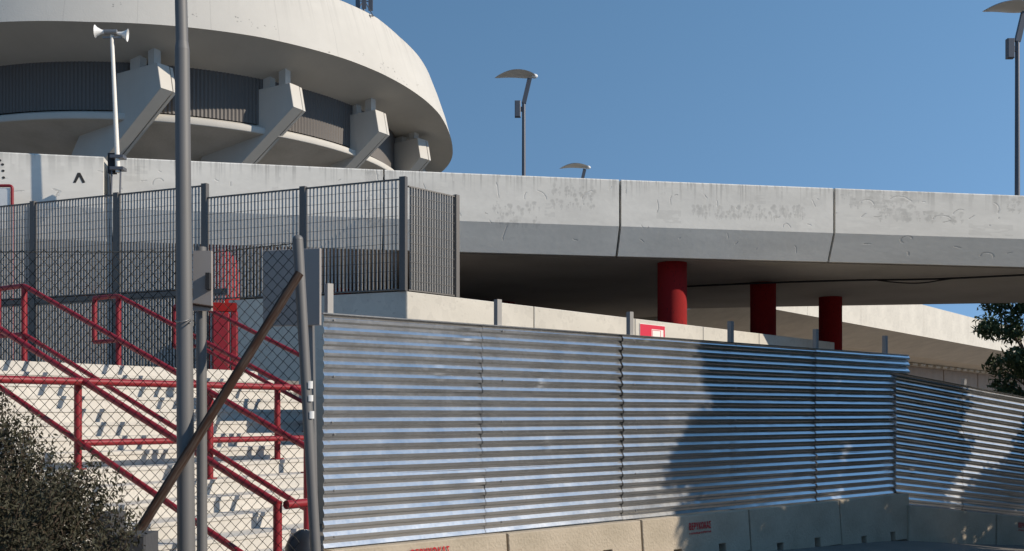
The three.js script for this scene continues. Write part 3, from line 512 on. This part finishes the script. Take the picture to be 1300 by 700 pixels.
// ---------------------------------------------------------------- chain-link gate, posts, brace
{
  const C = thing('chain_link_fence', 'rusty chain-link fence in front of the red-railed steps', 'fence');
  const gTop = at(378, 305, 7.2), gBot = at(400.5, 700, 7.2); const dv = gBot.clone().sub(gTop); gBot.addScaledVector(dv, 0.36);
  part('gate_post', rod(gBot, gTop, 0.037, 0.037, 20), M.galvPole, C);
  const gp = C.children[C.children.length - 1];
  part('post_cap', (() => { const g = new THREE.SphereGeometry(0.038, 16, 8, 0, 6.3, 0, 1.57); g.translate(gTop.x, gTop.y, gTop.z); return g; })(), M.galvPole, C);
  const pT = at(255, 314, 7.15), pB = at(257, 900, 7.15); part('post', rod(pB, pT, 0.036, 0.036, 18), M.galvPole, C);
  part('lock_plate', (() => { const a = at(246, 319, 7.08), b = at(269, 395, 7.08); return box(a.x, b.x, b.y, a.y, a.z - 0.02, a.z + 0.02); })(), M.board, C);
  part('lock_handle', (() => { const a = at(262, 347, 7.04), b = at(267, 368, 7.04); return box(a.x, b.x, b.y, a.y, a.z - 0.02, a.z + 0.03); })(), M.rubber, C);
  part('hinge', rod(at(243, 386, 7.05), at(270, 390, 7.05), 0.008), M.rust, C);
  // wire mesh: interlocked zigzag wires
  const w = 0.0192, h = 0.042, r = 0.0023, gs = [], x0 = -4.9, topY = (x) => { const px = 650 + x / 7.25 * F; return EYE + (525 - (px > 240 ? lerp(322, 307, clamp((px - 240) / 135)) : 318)) / F * 7.25; };
  const pos = [], nor = [], seg = (ax, ay, az, bx, by, bz) => {    // three-sided wire
    const a = P3(ax, ay, az), b = P3(bx, by, bz), d = b.clone().sub(a).normalize(), u = P3(-d.y, d.x, 0).normalize(), v = d.clone().cross(u);
    const q = []; for (let k = 0; k < 3; k++) { const c = Math.cos(k * 2.094 + 0.5), s = Math.sin(k * 2.094 + 0.5); q.push([a.clone().addScaledVector(u, c * r).addScaledVector(v, s * r), b.clone().addScaledVector(u, c * r).addScaledVector(v, s * r), u.clone().multiplyScalar(c).addScaledVector(v, s)]); }
    for (let k = 0; k < 3; k++) { const [p, s, n] = q[k], [p2, s2, n2] = q[(k + 1) % 3]; for (const [pp, nn] of [[p, n], [s, n], [p2, n2], [p2, n2], [s, n], [s2, n2]]) { pos.push(pp.x, pp.y, pp.z); nor.push(nn.x, nn.y, nn.z); } }
  };
  const xEnd = -1.53, cols = Math.round((xEnd - x0) / (2 * w));
  for (let c = 0; c <= cols; c++) {
    const xc = x0 + c * 2 * w, y1 = topY(xc), n = Math.round((y1 - 0.75) / h);
    for (let k = 0; k < n; k++) {
      const bend = (k2) => { const y = y1 - k2 * h; const loose = smooth(clamp((xc + 1.72) / 0.19)) * smooth(clamp((2.35 - y) / 0.5)); return [0.022 * Math.sin(y * 2.1 + 1) + 0.012 * Math.sin(xc * 4 + y) + loose * (-0.05 - 0.03 * Math.sin(y * 9)), loose * (-0.018 + 0.015 * Math.sin(y * 7 + xc * 3))]; };
      const sx = (k2) => ((k2 + c) % 2 ? w : -w), [z0, d0] = bend(k), [z1, d1] = bend(k + 1);
      seg(xc + sx(k) + d0, y1 - k * h, -7.25 + z0 + (k % 2 ? 0.0022 : -0.0022), xc + sx(k + 1) + d1, y1 - (k + 1) * h, -7.25 + z1 + (k % 2 ? -0.0022 : 0.0022));
    }
  }
  const g = new THREE.BufferGeometry(); g.setAttribute('position', new THREE.Float32BufferAttribute(pos, 3)); g.setAttribute('normal', new THREE.Float32BufferAttribute(nor, 3));
  const mesh = part('wire_mesh', g, M.wire, C); mesh.userData.kind = 'stuff';
  part('top_wire', (() => { const c = []; for (let x = x0; x <= xEnd + 0.03; x += 0.12) c.push(P3(x, topY(x) - 0.012, -7.247)); c.push(at(379, 309, 7.22)); return new THREE.TubeGeometry(new THREE.CatmullRomCurve3(c), 120, 0.004, 6); })(), M.wire, C);
  part('tie_wire', new THREE.TubeGeometry(new THREE.CatmullRomCurve3([at(222, 407, 6.93), at(226, 409, 6.8), at(234, 408, 6.8), at(241, 405, 6.84), at(243, 404, 6.95), at(242, 409, 6.85), at(240, 411, 6.83)]), 40, 0.0045, 6), M.steelPost, C);
  const gA = at(380, 347, 7.06), gB = at(158, 704, 6.66), bd = gB.clone().sub(gA); gB.addScaledVector(bd, 0.25);
  part('rusty_brace', rod(gB, gA, 0.034, 0.031, 14), M.rust, C).userData.label = 'rusty diagonal brace pole';
  for (const [px, py, rad] of [[393.5, 489, 0.026], [394, 506, 0.022], [395.3, 527, 0.026]]) { // stickers wrapped on the post
    const c = at(px, py, 7.2), n = 10, p = [], ix = []; for (let j = 0; j <= 1; j++) for (let i = 0; i <= n; i++) { const a = lerp(0.25, 1.15, i / n); p.push(c.x - 0.003 + 0.0385 * Math.sin(a - 0.35), c.y + (j ? -rad : rad), c.z + 0.0385 * Math.cos(a - 0.35)); }
    for (let i = 0; i < n; i++) ix.push(i, i + n + 1, i + 1, i + 1, i + n + 1, i + n + 2);
    const q = new THREE.BufferGeometry(); q.setAttribute('position', new THREE.Float32BufferAttribute(p, 3)); q.setIndex(ix); q.computeVertexNormals(); part('sticker', q, M.white, C);
  }
}
{ // board on the gate post
  const a = at(331, 317, 7.9), b = at(410, 414, 7.9), w = b.x - a.x, h = a.y - b.y;
  const B = thing('notice_board', 'blank grey board, back turned, fixed behind the gate post', 'board', [(a.x + b.x) / 2, (a.y + b.y) / 2, a.z], -14 * R);
  part('panel', bevelBox(w, h, 0.03, 0.004), M.board, B);
  part('batten', box(-w / 2 + 0.02, w / 2 - 0.02, -0.03, 0.02, -0.05, -0.016), M.steelPost, B);
  part('stay', bar(P3(0.17, -1.9, -0.045), P3(0.13, 0.2, -0.045), 0.04, 0.04), M.steelPost, B);
}
{ // street pole in front of the fence
  const b = at(236, 525, 6.9), P = thing('street_pole', 'tall galvanised lamp pole standing before the chain-link fence', 'pole', [b.x, ground(b.x, b.z) - 0.02, b.z]);
  const t = at(229.5, 0, 6.9), j = at(231, 63, 6.9), y0 = P.position.y, rel = (v) => P3(v.x - b.x, v.y - y0, v.z - b.z);
  const foot = P3(0.008, 0, 0), jr = rel(j), top = rel(t).add(rel(t).sub(jr).multiplyScalar(9));
  part('lower_tube', rod(foot, jr, 0.062, 0.048, 28), M.galvPole, P);
  part('joint_collar', (() => { const u = top.clone().sub(jr).normalize(); return rod(jr.clone().addScaledVector(u, -0.004), jr.clone().addScaledVector(u, 0.05), 0.0485, 0.041, 28); })(), M.galvPole, P);
  part('upper_tube', rod(jr, top, 0.041, 0.036, 28), M.galvPole, P);
  part('flange', (() => { const g = new THREE.CylinderGeometry(0.14, 0.14, 0.02, 20); g.translate(0.008, 0.03, 0); return g; })(), M.galvPole, P);
  part('lamp_arm', rod(top.clone().add(P3(0, -0.05, 0)), top.clone().add(P3(0.9, 0.25, 0.4)), 0.03, 0.03, 12), M.galvPole, P);
  part('lamp_head', (() => { const g = bevelBox(0.6, 0.1, 0.26, 0.03); g.rotateY(-0.42); g.translate(top.x + 1.1, top.y + 0.27, top.z + 0.5); return g; })(), M.lampGrey, P);
}
{ // dark blocks and bag at the foot of the steps
  for (const [a, b, l] of [[at(128, 651, 6.55), at(151.5, 800, 6.55), 'small dark block half hidden behind the shrub'], [at(148, 676.5, 6.35), at(193, 800, 6.35), 'larger dark block under the rusty brace by the steps']]) {
    const w = b.x - a.x, g = bevelBox(w, a.y - 0.62, 0.24, 0.012); const o = part('dark_block', g, M.darkBlock); o.position.set((a.x + b.x) / 2, (a.y + 0.62) / 2, a.z); tag(o, l, 'block');
  }
  const g = new THREE.SphereGeometry(1, 28, 20), p = g.attributes.position; for (let i = 0; i < p.count; i++) { const v = P3(p.getX(i), p.getY(i), p.getZ(i)), k = 0.82 + 0.35 * fbm(v.x * 0.11 + 0.4, v.y * 0.11 + v.z * 0.07 + 0.4, 10, 3, 91); v.multiplyScalar(k); p.setXYZ(i, v.x * 0.16, v.y * (v.y > 0 ? 0.27 : 0.2), v.z * 0.15); } g.computeVertexNormals();
  const c = at(386, 712, 8.3); const bag = part('rubbish_bag', g, M.black); bag.position.set(c.x, c.y, c.z); tag(bag, 'black plastic rubbish bag at the foot of the gate post', 'bag');
}

// ---------------------------------------------------------------- lamps and loudspeakers on the overpass
function lampPost(x, z, label, k = 1) {
  const P = thing('street_lamp', label, 'street lamp', [x, 7.17, z], 0, 'leaf-headed street lamps on the overpass');
  const H = 11.5 + EYE - 7.17;                        // head height above the deck
  part('pole', rod(P3(0, 0, 0), P3(0, H - 0.85, 0), 0.075, 0.06, 16), M.lampGrey, P);
  part('arm', bar(P3(0, H - 0.9, 0), P3(0.2, H - 0.05, 0), 0.15, 0.12), M.lampGrey, P);
  part('camera_box', (() => { const g = bevelBox(0.2, 0.56, 0.18, 0.02); g.translate(-0.21, H - 1.1, 0); return g; })(), M.lampGrey, P);
  part('box_bracket', box(-0.13, -0.04, H - 1.18, H - 1.02, -0.03, 0.03), M.lampGrey, P);
  // leaf-shaped head, tip to the left
  const n = 22, m = 12, up = [], dn = [], pos = (i, j, s) => { const u = i / n, v = j / m * 2 - 1, w = 0.46 * Math.pow(Math.sin(Math.PI * Math.pow(u, 0.72)), 0.7); return [0.42 - 1.42 * u, H + 0.02 + 0.13 * Math.sin(u * 2.6) - 0.12 * u * u + (s ? 0.10 : -0.05) * (1 - v * v) * Math.sin(Math.PI * u), v * w]; };
  for (const s of [1, 0]) { const p = [], ix = []; for (let i = 0; i <= n; i++) for (let j = 0; j <= m; j++) p.push(...pos(i, j, s)); for (let i = 0; i < n; i++) for (let j = 0; j < m; j++) { const a = i * (m + 1) + j, b = a + m + 1; ix.push(...(s ? [a, a + 1, b, a + 1, b + 1, b] : [a, b, a + 1, a + 1, b, b + 1])); }
    const g = new THREE.BufferGeometry(); g.setAttribute('position', new THREE.Float32BufferAttribute(p, 3)); g.setIndex(ix); g.computeVertexNormals(); part(s ? 'head_shell' : 'head_underside', g, s ? M.lampGrey : M.lampUnder, P); }
  part('arm_cap', (() => { const g = new THREE.SphereGeometry(0.1, 14, 10); g.scale(1.2, 0.8, 0.8); g.translate(0.36, H + 0.03, 0); return g; })(), M.white, P);
  return P;
}
lampPost((665 - 650) / F * 35, -35, 'street lamp whose full pole stands above the overpass parapet against open sky');
lampPost((1292 - 650) / F * 29.2, -29.2, 'largest street lamp, standing just behind the overpass parapet beyond its last joint');
lampPost((737 - 650) / F * 48, -48, 'farthest street lamp, only its head showing over the parapet');
{ // horn loudspeakers on a pole fixed to the parapet
  const b = at(149.5, 219, 23.3), t = at(141.5, 40, 23.3), x = b.x, z = b.z;
  const P = thing('loudspeaker_pole', 'slim pale pole with two horn loudspeakers fixed to the parapet joint', 'loudspeaker', [b.x, b.y, b.z]);
  const u = P3(t.x - b.x, t.y - b.y, 0);
  part('pole', rod(P3(0, 0, 0), u, 0.055, 0.04, 14), M.lampUnder, P);
  part('clamp', box(-0.16, 0.14, 0.05, 0.12, -0.16, 0.08), M.lampGrey, P); part('clamp', box(-0.16, 0.14, 0.32, 0.39, -0.16, 0.08), M.lampGrey, P); part('bracket_box', box(-0.26, -0.1, 0.0, 0.46, -0.2, -0.06), M.rubber, P);
  for (const s of [-1, 1]) { const lp = [[0.02, 0], [0.035, 0.1], [0.06, 0.22], [0.115, 0.33], [0.17, 0.38], [0.165, 0.385], [0.1, 0.33], [0.03, 0.2]].map(([r, y]) => new THREE.Vector2(r, y)); const g = new THREE.LatheGeometry(lp, 24); g.rotateZ(-s * Math.PI / 2 + (s > 0 ? -0.12 : -0.02)); g.scale(0.85, 0.85, 0.85); g.rotateY(s > 0 ? 0.2 : 0.15); g.translate(u.x + s * 0.03, u.y - 0.03 , 0.02); part('horn', g, M.white, P);
    part('horn_driver', (() => { const g2 = new THREE.CylinderGeometry(0.055, 0.055, 0.14, 14); g2.rotateZ(Math.PI / 2); g2.translate(u.x - s * 0.07, u.y - 0.03, 0.05); return g2; })(), M.steelPost, P); }
  part('yoke', box(u.x - 0.2, u.x + 0.22, u.y - 0.16, u.y - 0.12, -0.03, 0.03), M.steelPost, P);
  for (const dx of [-0.16, 0.04]) part('conduit', rod(P3(dx, -1.3, 0.03), P3(dx + 0.02, 0.05, 0.0), 0.022, 0.022, 8), M.lampGrey, P);
}
{ // red framed sign and black paint marks on the parapet
  const a = at(-26, 236, 23.1), b = at(15, 295, 23.1), S2 = thing('framed_sign', 'pale sign in a red pipe frame before the parapet', 'sign', [0, 0, 0]);
  part('panel', box(a.x + 0.05, b.x - 0.05, b.y + 0.05, a.y - 0.05, a.z - 0.01, a.z + 0.01), M.white, S2);
  part('frame', pipe([P3(a.x, b.y, a.z), P3(a.x, a.y, a.z), P3(b.x, a.y, a.z), P3(b.x, b.y, a.z)], 0.035), M.redPaint, S2);
  part('leg', rod(P3(b.x, 3.0, a.z), P3(b.x, b.y, a.z), 0.03), M.redPaint, S2); part('leg', rod(P3(a.x, 3.0, a.z), P3(a.x, b.y, a.z), 0.03), M.redPaint, S2);
  const mark = (pts, w) => { const sh = new THREE.Shape(pts.map(([u, v]) => new THREE.Vector2(u, v))); const g = new THREE.ExtrudeGeometry(sh, { depth: 0.002, bevelEnabled: false }); return g; };
  const c = at(100, 226, faceZ(faceX(100))), G = part('paint_mark', mark([[-0.13, -0.12], [-0.03, 0.12], [0.03, 0.12], [0.14, -0.1], [0.08, -0.12], [0.005, 0.03], [-0.07, -0.12]]), mat(0.03, 0.03, 0.03, { roughness: 0.9 })); const xx = faceX(100);
  G.position.set(xx, c.y, -faceZ(xx) + 0.004); G.rotation.y = Math.atan(0.2); tag(G, 'black painted caret mark on the parapet', 'graffiti');
  const xd = faceX(3), D = thing('paint_dots', 'column of black paint dots at the parapet end', 'graffiti', [xd, 0, -faceZ(xd) + 0.006], Math.atan(0.2));
  for (const [dx, py] of [[-0.06, 204], [0.0, 209], [0.01, 217], [0.02, 225.5]]) part('dot', (() => { const g = new THREE.CircleGeometry(0.035, 10); g.scale(1, 0.8, 1); g.translate(dx, at(3, py, faceZ(xd)).y, 0); return g; })(), G.material, D);
}

// ---------------------------------------------------------------- far ramp viaduct
{
  const V = thing('ramp_viaduct', 'distant cream ramp wall running downhill beyond the red columns', 'ramp');
  const o = P3(24.8, 0, -62), d = P3(0.63, 0, -0.777), back = P3(-0.777, 0, -0.63);
  const prof = [[0, 7.13], [0, 9.06], [0.35, 9.06], [0.35, 8.2], [9, 8.2], [9, 6.3], [3.0, 6.36]];
  const slab = (s0, s1) => { const p = [], ix = [], n = prof.length; for (const s of [s0, s1]) for (const [e, y] of prof) { const w = o.clone().addScaledVector(d, s).addScaledVector(back, e); p.push(w.x, y, w.z); }
    for (let k = 0; k < n; k++) { const a = k, b = (k + 1) % n; ix.push(a, a + n, b, b, a + n, b + n); } for (const [fl, of] of [[1, 0], [0, n]]) for (const [a, b, c] of THREE.ShapeUtils.triangulateShape(prof.map(([e, y]) => new THREE.Vector2(e, y)), [])) ix.push(...(fl ? [a, b, c] : [a + of, c + of, b + of]));
    const g = new THREE.BufferGeometry(); g.setAttribute('position', new THREE.Float32BufferAttribute(p, 3)); g.setIndex(ix); return uvm(g); };
  for (const [a, b] of [[-26, -17.02], [-17, -10.02], [-10, 0.48], [0.5, 9.98], [10, 30], [30.03, 60]]) part('ramp_panel', slab(a, b), M.whiteWall, V);
  for (let s = -26; s < 60; s += 5.2) { const g = box(0, 5.17, -2, 6.4, -0.3, 0); const m = part('wall_bay', g, M.bayPaint, V); const w = o.clone().addScaledVector(d, s).addScaledVector(back, 6.2 + (Math.round(s) % 2 ? 0.06 : 0)); m.position.set(w.x, 0, w.z); m.rotation.y = Math.atan2(-d.z, d.x); }
  for (let s = -24; s < 40; s += 1.9) { const w = o.clone().addScaledVector(d, s).addScaledVector(back, 5.7); const m = part('corbel', bevelBox(1.1, 0.2, 0.7, 0.05), M.whiteWall, V); m.position.set(w.x, 6.2, w.z); m.rotation.y = Math.atan2(-d.z, d.x); }
}

// ---------------------------------------------------------------- plants
function leafCloud(n, place, size, flat = 0.6) {      // many small folded leaves
  const p = []; const q = new THREE.Quaternion(), e = new THREE.Euler();
  for (let i = 0; i < n; i++) {
    const c = place(); if (!c) continue; const s = size * rr(0.6, 1.3); e.set(rr(-1.6, 1.6), rr(0, 6.28), rr(-1.6, 1.6)); q.setFromEuler(e);
    const v = [[-s, 0, 0], [0, s * 0.12, -s * flat * 0.5], [s, 0, 0], [0, s * 0.12, s * flat * 0.5]].map((a) => P3(...a).applyQuaternion(q).add(c));
    for (const k of [0, 1, 2, 0, 2, 3]) p.push(v[k].x, v[k].y, v[k].z);
  }
  const g = new THREE.BufferGeometry(); g.setAttribute('position', new THREE.Float32BufferAttribute(p, 3)); g.computeVertexNormals(); return g;
}
function clumps(n, rx, ry, rz, pw = 2) { const out = []; while (out.length < n) { const x = rr(-1, 1), y = rr(-1, 1), z = rr(-1, 1); const d = Math.pow(Math.abs(x), pw) + Math.pow(Math.abs(y), pw) + Math.pow(Math.abs(z), pw); if (d < 1 && d > 0.12) out.push(P3(x * rx, y * ry, z * rz)); } return out; }
function tree(x, z, label, h0, H, rx, rz, nLeaf, leaf, pw = 2, nc = 60, cr = 1) {
  const y0 = ground(x, z), T = thing('tree', label, 'tree', [x, y0, z], 0, 'trees around the forecourt');
  const cy = (h0 + H) / 2, ry = (H - h0) / 2, cl = clumps(nc, rx, ry, rz, pw), gs = [];
  gs.push(rod(P3(0, -0.1, 0), P3(0.1, h0 + ry * 0.4, 0.05), 0.24, 0.16, 10), rod(P3(0.1, h0 + ry * 0.4, 0.05), P3(0, h0 + ry * 1.5, 0), 0.16, 0.05, 8));
  for (let i = 0; i < 16; i++) { const c = cl[i % cl.length], a = P3(0.05, h0 + ry * rr(-0.05, 0.9), 0); gs.push(rod(a, P3(c.x, cy + c.y, c.z), 0.08, 0.02, 6)); }
  part('trunk', merge(gs), M.bark, T);
  part('crown', leafCloud(nLeaf, () => { const c = cl[rnd() * cl.length | 0], r = cr * Math.cbrt(rnd()) * rr(0.6, 1.1), a = rr(0, 6.28), b = Math.acos(rr(-1, 1)); return P3(c.x + r * Math.sin(b) * Math.cos(a), cy + c.y + r * 0.75 * Math.cos(b), c.z + r * Math.sin(b) * Math.sin(a)); }, leaf), M.leafTree, T);
  return T;
}
tree(22.3, -42.5, 'dark leafy tree beyond the overpass slab by the ramp', 4.0, 9.8, 2.9, 2.6, 9000, 0.17, 2, 50, 0.7);
tree(26.5, -40.5, 'broad dark tree farther right past the overpass slab', 1.0, 10, 3.4, 3.2, 20000, 0.2, 2, 80, 0.9);
tree(12.9, -16.5, 'dense street tree shading the bend of the corrugated fence', 3.0, 9.2, 2.3, 2.9, 90000, 0.17, 5, 300, 0.55);
tree(16.2, -20.6, 'street tree farther along the kerb from the shading tree', 1.6, 5.0, 2.2, 2.6, 30000, 0.16, 3, 130, 0.5);
{
  const c = P3(-2.86, 1.55, -5.45), y0 = ground(c.x, c.z), T = thing('shrub', 'dry olive green shrub in front of the chain-link fence', 'shrub', [c.x, y0, c.z]);
  const gs = [], tips = [];
  for (let i = 0; i < 260; i++) { const a = rr(0, 6.28), l = Math.sqrt(rnd()), t = P3(Math.cos(a) * l * 0.84, rr(0.5, 1.82) * (1 - 0.40 * l * l), Math.sin(a) * l * 0.7); const m = P3(t.x * 0.35 + rr(-0.1, 0.1), t.y * 0.5, t.z * 0.35 + rr(-0.1, 0.1)); gs.push(rod(P3(rr(-0.15, 0.15), 0, rr(-0.15, 0.15)), m, 0.009, 0.006, 4), rod(m, t, 0.006, 0.002, 4)); tips.push([m, t]); }
  part('stems', merge(gs), M.bark, T);
  const place = (sp) => () => { const [m, t] = tips[rnd() * tips.length | 0], k = rr(0.1, 1.06); return P3(lerp(m.x, t.x, k) + rr(-sp, sp), lerp(m.y, t.y, k) + rr(-sp, sp), lerp(m.z, t.z, k) + rr(-sp, sp)); };
  part('foliage', leafCloud(110000, place(0.07), 0.017, 0.7), M.leafShrub, T).userData.kind = 'stuff';
  part('dry_foliage', leafCloud(40000, place(0.08), 0.015, 0.5), M.leafDry, T).userData.kind = 'stuff';
}
// unseen buildings added across the road so the sheet metal mirrors something dark
{
  for (const [x, z, w, h, d, l] of [[52, -20, 16, 13, 20, 'added plastered block across the road beyond the street trees'], [52, 2, 16, 14.5, 22, 'added plastered block across the road facing the corrugated fence'], [50, 30, 18, 16, 30, 'tallest added plastered block across the road, set well apart from the trees']]) {
    const B = thing('added_building', l, 'added_building', [x, ground(x, z), z]);
    part('wall', box(-w / 2, w / 2, 0, h, -d / 2, d / 2), M.plaster, B); part('roof', box(-w / 2 - 0.3, w / 2 + 0.3, h, h + 0.3, -d / 2 - 0.3, d / 2 + 0.3), M.bowl, B);
    for (let f = 0; f < Math.floor(h / 3.1); f++) for (let k = -d / 2 + 2; k < d / 2 - 1; k += 3.4) part('window', box(-w / 2 - 0.04, -w / 2 + 0.02, f * 3.1 + 1, f * 3.1 + 2.4, k - 0.7, k + 0.7), M.glass, B);
  }
}
renderer.render(scene, camera);
